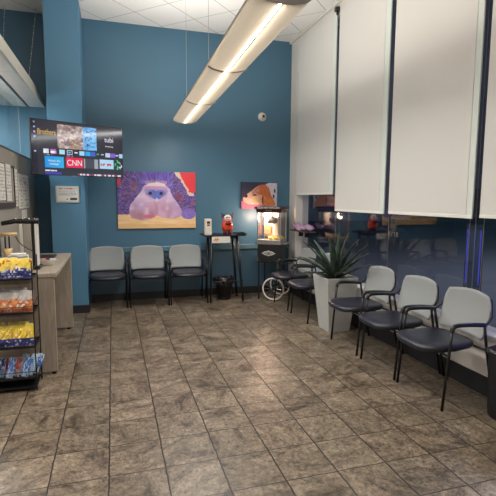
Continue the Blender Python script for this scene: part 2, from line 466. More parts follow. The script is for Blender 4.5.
# ------------------------------------------------------------------ planter and agave
pl = thing('potted_agave', 'dark green agave in a tall tapered grey square planter by the window', 'plant', (2.435, 4.555, 0))
def ring(h, z): return [Vector((-h, -h, z)), Vector((h, -h, z)), Vector((h, h, z)), Vector((-h, h, z))]
MB().grid([ring(.130, 0), ring(.193, .63), ring(.177, .63), ring(.172, .58)], True, True).build('planter', M['planter'], pl, bevel=.004)
MB().grid([ring(.168, .585), ring(.172, .60), ring(.10, .612)], True, True).build('soil', M['soil'], pl)
def leaf(az, el, L, W, droop, tw=0.):
    rows = []; d = Vector((math.cos(az), math.sin(az), 0)); sd = Vector((-math.sin(az), math.cos(az), 0))
    p = Vector((0, 0, .59))+d*.02; e = el; n = 12
    for i in range(n+1):
        t = i/n
        w = W*(.55+1.7*t*(1-t)) * (1-t)**.55 if t < 1 else .0008
        w = max(w, .0008)
        nrm = d*(-math.sin(e))+Vector((0, 0, 1))*math.cos(e)
        row = []
        for s in (-1, -.5, 0, .5, 1):
            row.append(p+sd*w*s+nrm*(abs(s)**1.5*w*.55))
        rows.append(row)
        e -= droop/n*(.4+1.2*t)
        p = p+(d*math.cos(e)+Vector((0, 0, 1))*math.sin(e))*(L/n)
    MB().grid(rows).build('leaf', M['leaf'], pl, smooth=True, solid=.006)
D = math.radians
# azimuth measured in the room: 180 = into the room, -90 = toward the reception side
leaves = [(200, 80, .50, .042, .12), (262, 83, .56, .044, .08), (345, 80, .52, .040, .08), (110, 80, .50, .040, .1),
 (186, 60, .58, .046, .35), (232, 64, .60, .046, .3), (276, 58, .60, .042, .22), (300, 66, .55, .040, .2), (150, 58, .56, .044, .35), (112, 60, .54, .042, .3),
 (168, 40, .56, .042, .5), (208, 42, .58, .044, .45), (244, 42, .58, .042, .4), (278, 38, .66, .038, .2), (288, 49, .62, .036, .18), (130, 38, .52, .040, .5), (284, 27, .60, .034, .10),
 (192, 24, .50, .036, .5), (254, 28, .50, .036, .4)]
for az, el, L, W, dr in leaves: leaf(D(az), D(el), L, W*1.22, dr)

# ------------------------------------------------------------------ pendant light
pn = thing('linear_pendant_light', 'long linear pendant light with perforated wings hung on thin wires', 'light', (.777, 0, 2.47), -math.atan2(.094, 3.72))
Y0, Y1 = 2.17, 5.89
prof = [(-.150, .050), (-.147, .030), (-.120, .014), (-.080, .004), (-.045, .000), (-.014, .004)]
MB().grid([[Vector((x, Y0, z)) for x, z in prof], [Vector((x, Y1, z)) for x, z in prof]]).build('diffuser_wing', M['lens'], pn, smooth=True)
MB().grid([[Vector((-x, Y0, z)) for x, z in prof], [Vector((-x, Y1, z)) for x, z in prof]]).build('diffuser_wing', M['lens'], pn, smooth=True)
MB().tube([(0, Y0+.03, .022), (0, Y1-.01, .022)], .0125, 10).build('tube', M['tube'], pn, smooth=True)
for s in (-1, 1):
    MB().box(s*.150-.003, s*.150+.003, Y0, Y1, .044, .056).build('edge_rail', M['alu'], pn)
cap = [(-.152, .058), (-.149, .028), (-.12, .010), (-.08, 0), (-.045, -.004), (.045, -.004), (.08, 0), (.12, .010), (.149, .028), (.152, .058)]
for y in (Y0, Y1):
    MB().outline(cap, y-.006, y+.006).build('end_cap', M['alu'], pn)
rib = [(-.152, .03), (-.12, .012), (-.08, .002), (-.045, -.002), (.045, -.002), (.08, .002), (.12, .012), (.152, .03), (.152, .022), (.12, .003), (.08, -.007), (.045, -.012), (-.045, -.012), (-.08, -.007), (-.12, .003), (-.152, .022)]
for y in (Y0+1.24, Y0+2.48):
    MB().outline(rib, y-.008, y+.008).build('joint_rib', M['alu'], pn)
for x, y in ((-.145, Y0+2.48), (-.145, Y0+1.24), (-.145, Y0+.1)):
    MB().tube([(x, y, .03), (x, y, ZC-2.47)], .0016, 5).build('wire', M['steel'], pn)

# ------------------------------------------------------------------ pictures on the wall
DOGM = [(160, 130), (185, 116), (225, 108), (262, 116), (288, 140), (300, 175), (328, 212), (350, 250), (345, 280), (305, 292), (255, 287), (222, 272), (195, 290), (150, 298), (100, 287), (87, 255), (98, 215), (128, 180), (150, 152)]
def dog_big(u, v):
    x, y = 35+u*385, 58+v*280
    wob = (vn(x*.09, y*.09, 1)-.5)*10
    n = vn(x*.05, y*.05, 2); n2 = vn(x*.22+y*.05, y*.22-x*.08, 3); n3 = vn(x*.16, y*.5, 4)
    c = mixc((84, 62, 148), (122, 100, 196), n)
    c = mixc(c, (66, 44, 112), max(0, n2-.6)*1.2)
    c = mixc(c, (158, 144, 218), max(0, n3-.62)*2.0)
    th = math.atan2(y-210, x-222); rr = math.hypot(x-222, (y-210)*1.1)
    st = vn(th*26+vn(x*.03, y*.03, 8)*4, rr*.035, 9); st2 = vn(th*60+3*n, rr*.05, 10)
    c = mixc(c, (58, 40, 108), max(0, .5-st)*2.2); c = mixc(c, (172, 158, 228), max(0, st2-.5)*1.6)
    # dark shaggy sides with coloured flecks
    if x < 150 or x > 305:
        c = mixc(c, (70, 46, 96), .35+.4*(n2-.3)); c = mixc(c, (150, 130, 200), max(0, n3-.55)*2)
        if vn(x*.12, y*.12, 6) > .78: c = mixc(c, (156, 92, 92), .7)
    if ((x-110+wob)/18)**2+((y-128+wob)/26)**2 < 1: c = mixc(c, (166, 100, 96), .55*st+.2)
    if ((x-330)/16)**2+((y-180)/18)**2 < 1: c = mixc(c, (140, 60, 96), .6)
    if y < 100 and 150 < x < 300: c = mixc(c, (102, 78, 182), .5)
    if 170 < x < 275 and y < 118: c = mixc(c, (206, 166, 172), max(0, min(1, (y-84-26*st2)/14))*.75)
    # red corners
    if x+wob*1.6 > 335+(y-58)*.55 and y < 158: c = (230, 58, 66)
    elif abs(x+wob*1.6-(330+(y-58)*.62)) < 12 and y < 175: c = (226, 196, 180)
    if (x-35)+(y-58)*1.0 < 24+wob or (x < 52 and 95 < y < 125): c = (214, 58, 70)
    if y > 268+wob*.3:
        c = mixc((226, 184, 128), (240, 206, 160), vn(x*.03, y*.2, 7))
        if y > 315: c = mixc(c, (214, 166, 108), .4)
    if ((x-382)/38)**2+((y-268)/26)**2 < 1: c = mixc((150, 128, 206), (104, 82, 170), n3)
    if inpoly(x+wob*.25, y+wob*.2, DOGM):
        d = abs(x-222)/130
        c = mixc((214, 170, 196), (186, 160, 208), min(1, d+.2*n)); c = mixc(c, (226, 208, 222), max(0, .5-abs(y-175)/90)*(1 if abs(x-222) > 55 else .2))
        c = mixc(c, (178, 128, 146), max(0, (y-195)/110)*vn(x*.035, y*.03, 41)*1.7); c = mixc(c, (232, 220, 232), max(0, vn(x*.04, y*.05, 42)-.55)*1.3)
        if y < 128: c = (226, 208, 222)
        if abs(x-222) < 14 and y > 205: c = mixc(c, (160, 108, 146), .5*(1-abs(x-222)/14))
    if inpoly(x+wob*.2, y, [(163, 150), (172, 134), (200, 128), (245, 128), (272, 136), (280, 152), (272, 172), (250, 186), (224, 200), (200, 186), (172, 174)]): c = mixc((166, 140, 196), (212, 156, 184), max(0, (147-y)/16))
    if inpoly(x, y, [(176, 166), (186, 150), (208, 146), (222, 152), (240, 146), (262, 152), (270, 166), (246, 184), (224, 200), (202, 184)]): c = mixc((80, 92, 176), (118, 126, 206), n2)
    if abs(x-224)+abs(y-198)*.9 < 12: c = (204, 196, 226)
    for a in (193, 246):
        if ((x-a)/8.5)**2+((y-164)/8)**2 < 1: c = (26, 22, 44)
    if ((x-186)/30)**2+((y-279)/8)**2 < 1: c = (206, 104, 134)
    return c
def dog_small(u, v):
    x, y = 60+u*345, 65+v*270
    n = vn(x*.05, y*.05, 12); n2 = vn(x*.15, y*.15, 13)
    c = mixc((44, 40, 62), (54, 50, 74), n)
    if y > 275-(x-60)*.02 - (0 if x > 90 else 18): c = mixc((158, 92, 120), (176, 104, 132), n)
    if inpoly(x, y, [(75, 225), (110, 190), (160, 150), (195, 118), (240, 92), (290, 110), (290, 300), (240, 290), (130, 290), (90, 270), (75, 245)]): c = mixc((226, 188, 172), (208, 150, 126), n)
    if inpoly(x, y, [(290, 85), (330, 70), (405, 72), (405, 335), (370, 300), (340, 240)]): c = mixc((208, 204, 212), (184, 176, 190), n2)
    if inpoly(x, y, [(195, 150), (205, 115), (240, 92), (290, 88), (325, 120), (345, 190), (385, 270), (395, 300), (270, 300), (255, 240), (262, 195), (215, 190)]): c = mixc((170, 84, 50), (206, 116, 66), n2)
    if inpoly(x, y, [(275, 205), (330, 215), (375, 265), (380, 300), (275, 300)]): c = mixc((190, 110, 52), (222, 136, 74), n)
    e_ = ((x-202)/44)**2+((y-248)/34)**2
    if e_ < 1: c = mixc(c, (226, 176, 116), (1-e_)*1.2 if e_ > .2 else .95)
    if inpoly(x, y, [(150, 160), (190, 122), (230, 104), (236, 150), (205, 178), (165, 182)]): c = mixc((214, 176, 160), (178, 104, 70), min(1, n2*1.3))
    if ((x-103)/17)**2+((y-206)/18)**2 < 1: c = (60, 28, 52)
    if ((x-188)/20)**2+((y-194)/8)**2 < 1: c = (70, 40, 40)
    if ((x-264)/6)**2+((y-245)/45)**2 < 1: c = (92, 44, 34)
    for a, b, r in ((382, 152, 9), (372, 208, 9)):
        if ((x-a)/r)**2+((y-b)/(r*2.2))**2 < 1: c = (36, 32, 44)
    return c
def canvas(name, x0, x1, z0, z1, nx, ny, fn, label):
    w, h = x1-x0, z1-z0
    t = thing(name, label, 'painting', ((x0+x1)/2, YB, z0))
    MB().box(-w/2, w/2, -.035, -.001, 0, h).build('stretcher', M['canvas'], t)
    picture('painted_front', w, h, nx, ny, fn, M['paint'], t, (0, -.0362, 0))
canvas('dog_painting', .068, 1.197, 1.062, 1.885, 190, 138, dog_big, 'large canvas of a purple shaggy dog resting its pale muzzle, hung on the blue wall')
canvas('hound_painting', 1.915, 2.503, 1.345, 1.762, 110, 78, dog_small, 'small canvas of a brown and white dog in profile, hung above the popcorn cart')

# dome camera
dc = thing('dome_camera', 'small white dome security camera on the blue wall', 'camera', (2.253, YB, 2.763))
MB().lathe([(.066, 0), (.066, .012), (.056, .024)], 24).build('mount', M['white'], dc, smooth=True).rotation_euler = (PI/2, 0, 0)
MB().sphere((0, -.026, 0), .042, 20).build('housing', M['white'], dc, smooth=True)
MB().sphere((.004, -.052, .002), .024, 16).build('lens', M['black'], dc, smooth=True)

# notice on the column
def notice(u, v):
    c = (222, 218, 212)
    if u < .04 or u > .96 or v < .05 or v > .95: return (190, 186, 180)
    if .08 < v < .17 and .08 < u < .92 and vn(u*60, 1, 3) > .35: c = (176, 84, 74)
    for a in (.28, .36, .44, .52, .60):
        if abs(v-a) < .018 and .1 < u < .9 and vn(u*70, a*30, 5) > .35: c = (150, 148, 146)
    if .72 < v < .86 and .62 < u < .93: c = (58, 58, 62)
    if ((u-.48)/.03)**2+((v-.8)/.05)**2 < 1: c = (70, 70, 74)
    return c
nt = thing('framed_notice', 'white framed notice fixed to the blue column under the television', 'sign', (-.543, 6.10, 1.442))
MB().box(-.137, .137, -.014, 0, 0, .207).build('frame', M['white'], nt, bevel=.003)
picture('notice_sheet', .262, .195, 70, 46, notice, M['papyr'], nt, (0, -.0152, .006))

# ------------------------------------------------------------------ television
W, H = 1.10, .619
def tvpix(u, v):
    x, y = 42+u*420, 33+v*252
    c = mixc((42, 42, 54), (34, 36, 46), v)
    if v > .52 : c = (38, 42, 54)
    if u < .055: c = (30, 30, 44)
    for (a, b), k in zip(((.035, .05), (.035, .14), (.035, .23), (.035, .315), (.035, .58)), ((120, 130, 150), (160, 176, 210), (186, 150, 220), (70, 170, 220), (190, 196, 210))):
        if abs(u-a) < .010 and abs(v-b) < .016: c = k
    if .262 < u < .69 and .05 < v < .50:
        s = (u-.262)/.428; t = (v-.05)/.45
        if s < .64:
            n = vn(s*16, t*11, 21); m_ = vn(s*30, t*20, 22)
            c = mixc((96, 82, 92), (196, 176, 160), n); c = mixc(c, (148, 60, 70), max(0, m_-.7)*2); c = mixc(c, (232, 226, 216), max(0, vn(s*22, t*18, 25)-.65)*2.4)
            c = mixc(c, (206, 168, 96), max(0, .6-abs(s-.42)*4)*max(0, t-.3))
        else:
            n = vn(s*14, t*12, 23); c = mixc((70, 140, 204), (132, 196, 236), n)
            if vn(s*20, t*18, 24) > .72: c = (44, 84, 150)
    row = [(.14, (206, 214, 226)), (.215, (186, 92, 190)), (.305, (170, 214, 232)), (.385, (36, 60, 140)), (.455, (220, 224, 230)), (.52, (160, 206, 236)), (.585, (40, 160, 226)), (.645, (60, 96, 200)), (.70, (60, 170, 150)), (.755, (170, 176, 190)), (.82, (190, 196, 226)), (.88, (120, 84, 206)), (.93, (196, 200, 206)), (.985, (156, 200, 226))]
    for a, k in row:
        hw, hh = (.028, .042)
        if a in (.455, .70, .755, .93): hw, hh = .016, .014
        if abs(u-a) < hw and abs(v-.565+.0*u) < hh:
            c = k
            if a == .385:
                c = (28, 36, 70) if abs(u-a) < .023 and abs(v-.565) < .034 else (226, 230, 240)
                if abs(u-a) < .012 and abs(v-.565) < .018: c = (90, 170, 240)
            elif a in (.14, .215) and abs(v-.58) < .02 and vn(u*90, 3, 9) > .5: c = (236, 236, 240)
    if .125 < u < .32 and .665 < v < .87: c = mixc((22, 142, 214), (54, 176, 226), (u-.125)*4)
    if .345 < u < .53 and .66 < v < .86: c = (222, 34, 78)
    if .54 < u < .70 and .67 < v < .86: c = (150, 160, 170) if vn(u*48, 2, 31) > .45 else (62, 68, 80)
    if .72 < u < .885 and .66 < v < .85: c = (164, 208, 236)
    if .73 < u < .875 and .735 < v < .79 and vn(u*80, v*20, 33) > .4: c = (206, 76, 84)
    if .90 < u < .99 and .65 < v < .86:
        n = vn(u*60, v*30, 34); c = (60, 196, 130) if n > .62 and u < .955 else ((200, 206, 212) if n > .74 else c)
    if .125 < u < .20 and .625 < v < .645 and vn(u*90, 1, 35) > .4: c = (150, 154, 168)
    if .35 < u < .42 and .625 < v < .64 and vn(u*90, 1, 36) > .4: c = (150, 154, 168)
    if .125 < u < .25 and .915 < v < .94 and vn(u*90, 4, 37) > .35: c = (214, 216, 224)
    if .125 < u < .29 and v > .955: c = (60, 60, 170)
    if v > .965 and .46 < u < .97: c = (214, 210, 220) if vn(u*50, 9, 38) > .4 else (120, 60, 90)
    return c
tv = thing('television', 'wall mounted flat television showing a streaming menu, angled out from the blue column', 'television', (-.354, 5.735, 1.761), math.atan2(.475, .993))
MB().box(-W/2, W/2, 0, .035, 0, H).build('housing', M['black'], tv, bevel=.004)
picture('screen', W-.016, H-.018, 210, 118, tvpix, M['screen'], tv, (0, -.0015, .009))
etxt = emit('screen_text_white', (225, 228, 235), 1.0); egold = emit('screen_text_gold', (214, 176, 96), 1.0)
letters('screen_title', 'Brothers', .085, egold, tv, (-.376, -.003, .478), depth=.0004, sx=.66)
letters('screen_title', 'tubi', .085, etxt, tv, (.365, -.003, .452), depth=.0004, sx=.9)
letters('screen_caption', 'Streaming', .026, etxt, tv, (.365, -.003, .375), depth=.0004)
letters('screen_caption', 'Watch the', .032, etxt, tv, (-.305, -.003, .163), depth=.0004)
letters('screen_caption', 'holidays', .032, etxt, tv, (-.305, -.003, .127), depth=.0004)
letters('screen_title', 'CNN', .095, etxt, tv, (-.07, -.003, .148), depth=.0004, sx=.85)
MB().box(-.14, .14, .035, .06, .18, .42).build('mount_plate', M['blackmetal'], tv)
MB().tube([(-.02, .06, .30), (-.10, .26, .30), (-.025, .445, .30)], .02, 8).build('mount_arm', M['blackmetal'], tv)
MB().tube([(-.1, .0, -.001), (-.05, .0, -.001)], .002, 6).build('indicator', M['steel'], tv)

# ------------------------------------------------------------------ tall table with its things
tb = thing('high_table', 'tall narrow black bistro table with splayed legs against the blue wall', 'table', (1.545, 6.38, 0))
MB().box(-.305, .305, -.18, .20, .962, .982).build('tabletop', M['black'], tb, bevel=.004)
for sx_, sy_ in ((-1, -1), (1, -1), (-1, 1), (1, 1)):
    a, b = (.215, .222) if sx_ < 0 else (.20, .265)
    MB().tube([(sx_*(a-.02), sy_*.13, .96), (sx_*b, sy_*.17, 0)], [.022, .014], 8).build('leg', M['blackmetal'], tb, smooth=True)
MB().box(-.21, .20, -.14, .14, .925, .96).build('apron', M['blackmetal'], tb)
MB().tube([(-.235, -.155, .30), (.262, -.155, .30)], .008, 6).build('stretcher', M['blackmetal'], tb)
bx = thing('black_tray', 'flat black tray on the tall table, sticking out past its edge', 'tray', (1.795, 6.33, .982))
MB().box(-.08, .07, -.12, .12, 0, .008).box(-.08, .07, -.12, -.11, .008, .02).box(-.08, .07, .11, .12, .008, .02).build('base', M['black'], bx)
MB().box(.06, .07, -.11, .11, .008, .02).build('rim', M['black'], bx)
def card(u, v):
    c = (224, 218, 208)
    if ((u-.24)/.17)**2+((v-.5)/.30)**2 < 1: c = (204, 120, 60) if vn(u*40, v*14, 3) > .35 else (236, 214, 190)
    if .52 < u < .92 and abs((v*7) % 1-.5) < .16 and .25 < v < .8 and vn(u*60, v*9, 4) > .4: c = (200, 194, 186)
    return c
lc = thing('price_card', 'white card with orange print on the front of the tall table', 'sign', (1.475, 6.193, .87))
MB().box(-.135, .135, .0, .006, 0, .092).build('backing', M['white'], lc)
picture('card_print', .266, .088, 50, 18, card, M['papyr'], lc, (0, -.001, .002))
ds = thing('soap_dispenser', 'slim white dispenser with dark window on the tall table', 'dispenser', (1.295, 6.25, .982))
MB().box(-.048, .048, -.045, .045, 0, .235).build('body', M['ivory'], ds, bevel=.012, seg=3)
MB().box(-.022, .022, -.048, -.044, .165, .20).build('window', M['black'], ds, bevel=.001)
MB().box(-.020, .020, -.048, -.044, .135, .155).build('window', M['darkframe'], ds, bevel=.001)
MB().box(-.03, .03, -.048, -.044, .02, .10).build('label_plate', M['white'], ds)
cw = thing('cow_figurine', 'orange and white cow figurine with dark horns on the tall table', 'figurine', (1.60, 6.33, .982))
for s in (-1, 1): MB().lathe([(.026, 0), (.028, .03), (.022, .06)], 12, (s*.035, 0, 0)).build('foot', M['wine'], cw, smooth=True)
MB().lathe([(.05, .045), (.078, .07), (.086, .11), (.082, .16), (.064, .20), (.045, .215)], 20, sy=.8).build('body', M['orange'], cw, smooth=True)
MB().sphere((0, -.02, .235), .056, 16, (1.05, .9, .95)).build('head', M['ivory'], cw, smooth=True)
MB().sphere((0, -.062, .21), .038, 14, (1.25, .7, .75)).build('muzzle', M['pink'], cw, smooth=True)
MB().sphere((0, -.075, .165), .042, 14, (1.2, .5, .6)).build('bib', M['wine'], cw, smooth=True)
for s in (-1, 1):
    MB().tube(chaikin([Vector((s*.03, 0, .275)), Vector((s*.075, 0, .285)), Vector((s*.095, 0, .315))], 2), [.012, .003], 8).build('horn', M['black'], cw, smooth=True)
    MB().sphere((s*.068, 0, .255), .024, 10, (1.3, .5, .7)).build('ear', M['wine'], cw, smooth=True)
    MB().sphere((s*.02, -.068, .25), .009, 8).build('eye', M['black'], cw, smooth=True)
# bin below
bn = thing('waste_bin', 'small black wastebasket with a crumpled black liner under the tall table', 'bin', (1.575, 6.42, 0))
MB().lathe([(.095, 0), (.10, .01), (.125, .29), (.13, .30), (.122, .30), (.11, .05)], 20).build('bucket', M['black'], bn, smooth=True)
rows = []
for j, (r, z) in enumerate(((.118, .25), (.128, .30), (.140, .335), (.155, .315), (.160, .275), (.152, .24))):
    rows.append([Vector(((r+.014*math.sin(k*2.3+j)+rnd.uniform(-.006, .006))*math.cos(2*PI*k/28), (r+.012*math.sin(k*1.7+j))*math.sin(2*PI*k/28), z+rnd.uniform(-.014, .014))) for k in range(28)])
MB().grid(rows, True).build('liner', M['bag'], bn, solid=.002)

# ------------------------------------------------------------------ popcorn cart
pc = thing('popcorn_cart', 'vintage style black popcorn cart with lit glass case and white spoked wheels', 'popcorn machine', (2.30, 6.33, 0), D(-36))
wx = .17
for sx_ in (-1, 1):
    for sy_ in (-1, 1):
        MB().box(sx_*wx-.009, sx_*wx+.009, sy_*wx-.009, sy_*wx+.009, .83, 1.31).build('case_post', M['steel'], pc)
for (a, b, c, d) in ((-wx, wx, -wx-.002, -wx+.002), (-wx, wx, wx-.002, wx+.002), (-wx-.002, -wx+.002, -wx, wx), (wx-.002, wx+.002, -wx, wx)):
    MB().box(a, b, c, d, .90, 1.30).build('glass_pane', M['cglass'], pc)
MB().box(-wx-.012, wx+.012, -wx-.012, wx+.012, .83, .90).build('case_base', M['steel'], pc, bevel=.003)
MB().grid([ring(.190, 1.305), ring(.196, 1.35), ring(.215, 1.36), ring(.215, 1.385), ring(.20, 1.39)], True, True).build('canopy', M['maroon'], pc)
letters('sign_text', 'FRESH HOT POPCORN', .042, M['paper'], pc, (0, -.218, 1.372), depth=.001, sx=.78)
letters('sign_text', '* * *', .05, M['lightwood'], pc, (0, -.197, 1.322), depth=.001)
MB().lathe([(.03, 1.13), (.075, 1.14), (.08, 1.21), (.06, 1.225), (.012, 1.23), (.012, 1.305)], 18).build('kettle', M['steel'], pc, smooth=True)
MB().tube([(.075, 0, 1.19), (.13, -.03, 1.19)], .007, 6).build('kettle_handle', M['black'], pc)
MB().sphere((-.11, -.03, 1.265), .022, 12).build('bulb', M['warmbulb'], pc, smooth=True)
MB().box(-.15, -.05, .12, .125, .96, 1.10).build('inner_sign', pmat('amber_card', (206, 130, 84), .6), pc)
MB().box(-.165, .06, .150, .156, .92, 1.29).build('back_sheet', M['white'], pc)
pb = MB()
for i in range(120): pb.sphere((rnd.uniform(-.02, .15), rnd.uniform(-.15, .15), .905+rnd.uniform(0, .03)), rnd.uniform(.009, .015), 6)
po = pb.build('popcorn', M['popcorn'], pc); po['kind'] = 'stuff'
# black panel with emblem
pa = []
for i in range(40):
    a = 2*PI*i/40; ca, sa = math.cos(a), math.sin(a); pa.append((.172*math.copysign(abs(ca)**.5, ca), .70+.125*math.copysign(abs(sa)**.5, sa)))
MB().outline(pa, -.182, -.170).build('front_panel', M['black'], pc)
for s in (-1, 1):
    MB().box(s*.15-.022, s*.15+.022, -.186, -.178, .578, .592).box(s*.165-.007, s*.165+.007, -.186, -.178, .578, .63).build('corner_bracket', M['chrome'], pc)
em = [(-.105, .70), (-.07, .718), (-.045, .73), (-.02, .728), (0, .745), (.02, .728), (.045, .73), (.07, .718), (.105, .70), (.07, .682), (.045, .67), (.02, .672), (0, .655), (-.02, .672), (-.045, .67), (-.07, .682)]
MB().outline(em, -.185, -.181).build('emblem', M['white'], pc)
MB().outline([(x*.86, .70+(z-.70)*.62) for x, z in em], -.1868, -.1848).build('emblem_field', M['black'], pc)
letters('emblem_text', 'POPCORN', .036, M['paper'], pc, (0, -.188, .70), depth=.001, sx=.88)
MB().box(-wx-.005, wx+.005, -wx+.005, wx-.005, .55, .83).build('cabinet', M['black'], pc, bevel=.004)
for sx_ in (-1, 1):
    for sy_ in (-1, 1):
        z0 = 0 if sx_ < 0 else .17
        MB().box(sx_*.155-.011, sx_*.155+.011, sy_*.155-.011, sy_*.155+.011, z0, .56).build('leg', M['blackmetal'], pc)
MB().box(-.24, -wx-.01, -.10, .12, .83, .842).build('side_shelf', M['blackmetal'], pc, bevel=.002)
MB().box(wx+.01, .25, -.12, .14, .835, .847).build('side_shelf', M['steel'], pc, bevel=.002)
MB().tube([(.155, -.16, .545), (.31, -.10, .55), (.31, .10, .55), (.155, .16, .545)], .008, 6).build('push_handle', M['blackmetal'], pc)
for y in (-.205, .205):
    wh = MB().torus((.085, y, .172), .158, .0125, 'Y', 40, 8).build('wheel', M['ivory'], pc, smooth=True)
    sp = MB()
    for k in range(12):
        a = 2*PI*k/12; sp.tube([(.085+.02*math.cos(a), y, .172+.02*math.sin(a)), (.085+.15*math.cos(a), y, .172+.15*math.sin(a))], .0022, 5)
    sp.build('spokes', M['steel'], wh)
    MB().tube([(.085, y-.02, .172), (.085, y+.02, .172)], .022, 12).build('hub', M['black'], wh)
MB().tube([(.085, -.2, .172), (.085, .2, .172)], .008, 8).build('axle', M['blackmetal'], pc)

# mauve fleece on a small shelf at the window jamb
sh = thing('wall_shelf', 'short dark shelf fixed between the blue wall and the window', 'shelf', (2.655, 5.93, 1.03))
MB().box(-.09, .07, -.24, .34, 0, .018).build('board', M['darkframe'], sh, bevel=.003)
MB().box(.0, .07, -.02, 0, -.08, 0).build('bracket', M['black'], sh)
MB().box(.0, .07, .20, .22, -.08, 0).build('bracket', M['black'], sh)
rows = []
for i in range(22):
    t = i/21; y = -.24+.60*t; row = []
    for k in range(14):
        a = 2*PI*k/14
        r = .035+.014*math.sin(i*1.1+2*math.sin(a*2))+.008*rnd.uniform(-1, 1)
        if i in (0, 21): r *= .35
        row.append(Vector((1.9*r*math.cos(a)*.75-.005, y, .0+max(.019, .05+.022*math.sin(t*9)+r*math.sin(a)))))
    rows.append(row)
sc_ = thing('mauve_scarf', 'crumpled mauve scarf lying on the short dark shelf by the window', 'scarf', (2.655, 5.93, 1.03))
MB().grid(rows, True, True).build('cloth', M['mauve'], sc_, smooth=True)

# ------------------------------------------------------------------ trash can at the window
tc = thing('trash_can', 'black square trash can with liner beside the nearest waiting chair', 'trash can', (2.59, 2.24, 0))
def rc(hx, hy, z): 
    pts = []
    for i in range(24):
        a = 2*PI*i/24; ca, sa = math.cos(a), math.sin(a); pts.append(Vector((hx*math.copysign(abs(ca)**.35, ca), hy*math.copysign(abs(sa)**.35, sa), z)))
    return pts
MB().grid([rc(.105, .14, 0), rc(.115, .15, .02), rc(.125, .165, .46), rc(.118, .158, .46), rc(.105, .14, .1)], True, True).build('body', M['black'], tc, smooth=False)
rows = []
for j, (a, b, z) in enumerate(((.110, .148, .40), (.116, .156, .47), (.126, .166, .492), (.134, .176, .470), (.130, .172, .435))):
    rows.append([p+Vector((rnd.uniform(-.002, .002), rnd.uniform(-.005, .005), rnd.uniform(-.012, .012))) for p in rc(a, b, z)])
MB().grid(rows, True).build('liner', M['bag'], tc, solid=.002)
pp = thing('crumpled_wrapper', 'pinkish crumpled paper wrapper poking out of the black trash can', 'wrapper', (2.57, 2.27, .40))
q = MB(); r_ = bmesh.ops.create_icosphere(q.b, subdivisions=3, radius=.085)
for v in r_['verts']: v.co = Vector((v.co.x*.9, v.co.y*1.2, v.co.z*1.0+.06))*(1+rnd.uniform(-.12, .12))
q.build('paper_ball', M['pink'], pp)

# blue neon outside the glass
nn = thing('neon_strip', 'upright strips of thin blue neon outside the window joint above the waiting chairs', 'light', (XR+.16, 2.93, .9))
for y in (0, .06, .14): MB().box(-.003, .003, y, y+.008, -.1, .36).build('tube', M['neon'], nn)
MB().box(.004, .010, -.02, .17, -.30, .40).build('housing', M['slate'], nn)
ns = thing('neon_box', 'glowing blue light box low outside the window behind the trash can', 'light', (XR+.17, 2.2, .485))
MB().box(-.01, .01, -.35, .32, .0, .05).build('lens', emit('blue_glow', (92, 84, 255), 3.2), ns)
MB().box(.012, .03, -.36, .33, -.0, .06).build('housing', M['alu'], ns)
# faint lettering on the glass
dl = letters('window_lettering', 'BYTR', .07, M['alu'], None, (XR+.082, 4.02, 1.14), (PI/2, 0, -PI/2), depth=.0006, sx=1.1)
tag(dl, 'small faint grey lettering on the window glass behind the waiting chairs', 'lettering')

# ------------------------------------------------------------------ reception side
XP = -1.0
pt = thing('cubicle_partition', 'grey fabric partition with glass top beside the reception desk', 'partition', (XP, 0, 0))
for a, b in ((4.0, 4.32), (4.33, 5.355), (5.365, 6.7)):
    MB().box(-.05, 0, a, b, 0, 1.985).build('fabric_panel', M['fabric'], pt, bevel=.004)
MB().box(-.052, .002, 4.0, 6.7, 1.985, 2.0).build('cap_rail', M['darkframe'], pt)
for a, b in ((4.0, 4.6), (4.61, 5.9), (5.91, 6.7)):
    MB().box(-.029, -.021, a, b, 2.0, 2.66).build('glass_panel', M['pglass'], pt)
MB().box(-.027, -.023, 4.604, 4.608, 2.0, 2.66).box(-.027, -.023, 5.904, 5.908, 2.0, 2.66).build('glass_joint', M['steel'], pt)
# pin board
pbd = thing('notice_board', 'dark framed notice board on the grey fabric partition', 'board', (XP, 4.75, 1.40))
MB().box(0, .012, -.55, .5, 0, .43).build('panel', M['fabric'], pbd)
MB().box(0, .02, -.55, .5, 0, .055).box(0, .02, -.55, .5, .405, .43).box(0, .02, .475, .5, 0, .43).build('frame', M['darkframe'], pbd)
def sheet(seed, dens):
    def f(u, v):
        c = (222, 218, 208)
        if .08 < u < .92 and .06 < v < .95 and (v*11) % 1 < .5 and vn(u*26, math.floor(v*11), seed) > dens: c = (158, 152, 146)
        if vn(u*7, v*8, seed+3) > .93: c = (190, 140, 124)
        return c
    return f
def paper(y0, y1, z0, z1, x, seed, dens, label):
    t = thing('paper_sheet', label, 'paper', (x, (y0+y1)/2, z0), PI/2)
    o = picture('sheet', y1-y0, z1-z0, 30, 40, sheet(seed, dens), M['papyr'], t, (0, 0, 0), thick=.0015)
    return t
paper(4.83, 5.06, 1.47, 1.83, XP+.022, 3, .5, 'white printed sheet pinned on the dark framed notice board')
paper(4.55, 4.79, 1.48, 1.82, XP+.022, 4, .5, 'white printed sheet at the picture edge on the notice board')
paper(5.28, 5.47, 1.41, 1.81, XP+.004, 5, .45, 'narrow printed sheet on the partition just past the notice board')
paper(5.50, 6.15, 1.38, 1.77, XP+.004, 6, .55, 'wide sheet with faint drawings taped on the grey partition')
paper(5.62, 5.95, 1.25, 1.36, XP+.004, 7, .7, 'small white slip taped below the wide sheet on the partition')

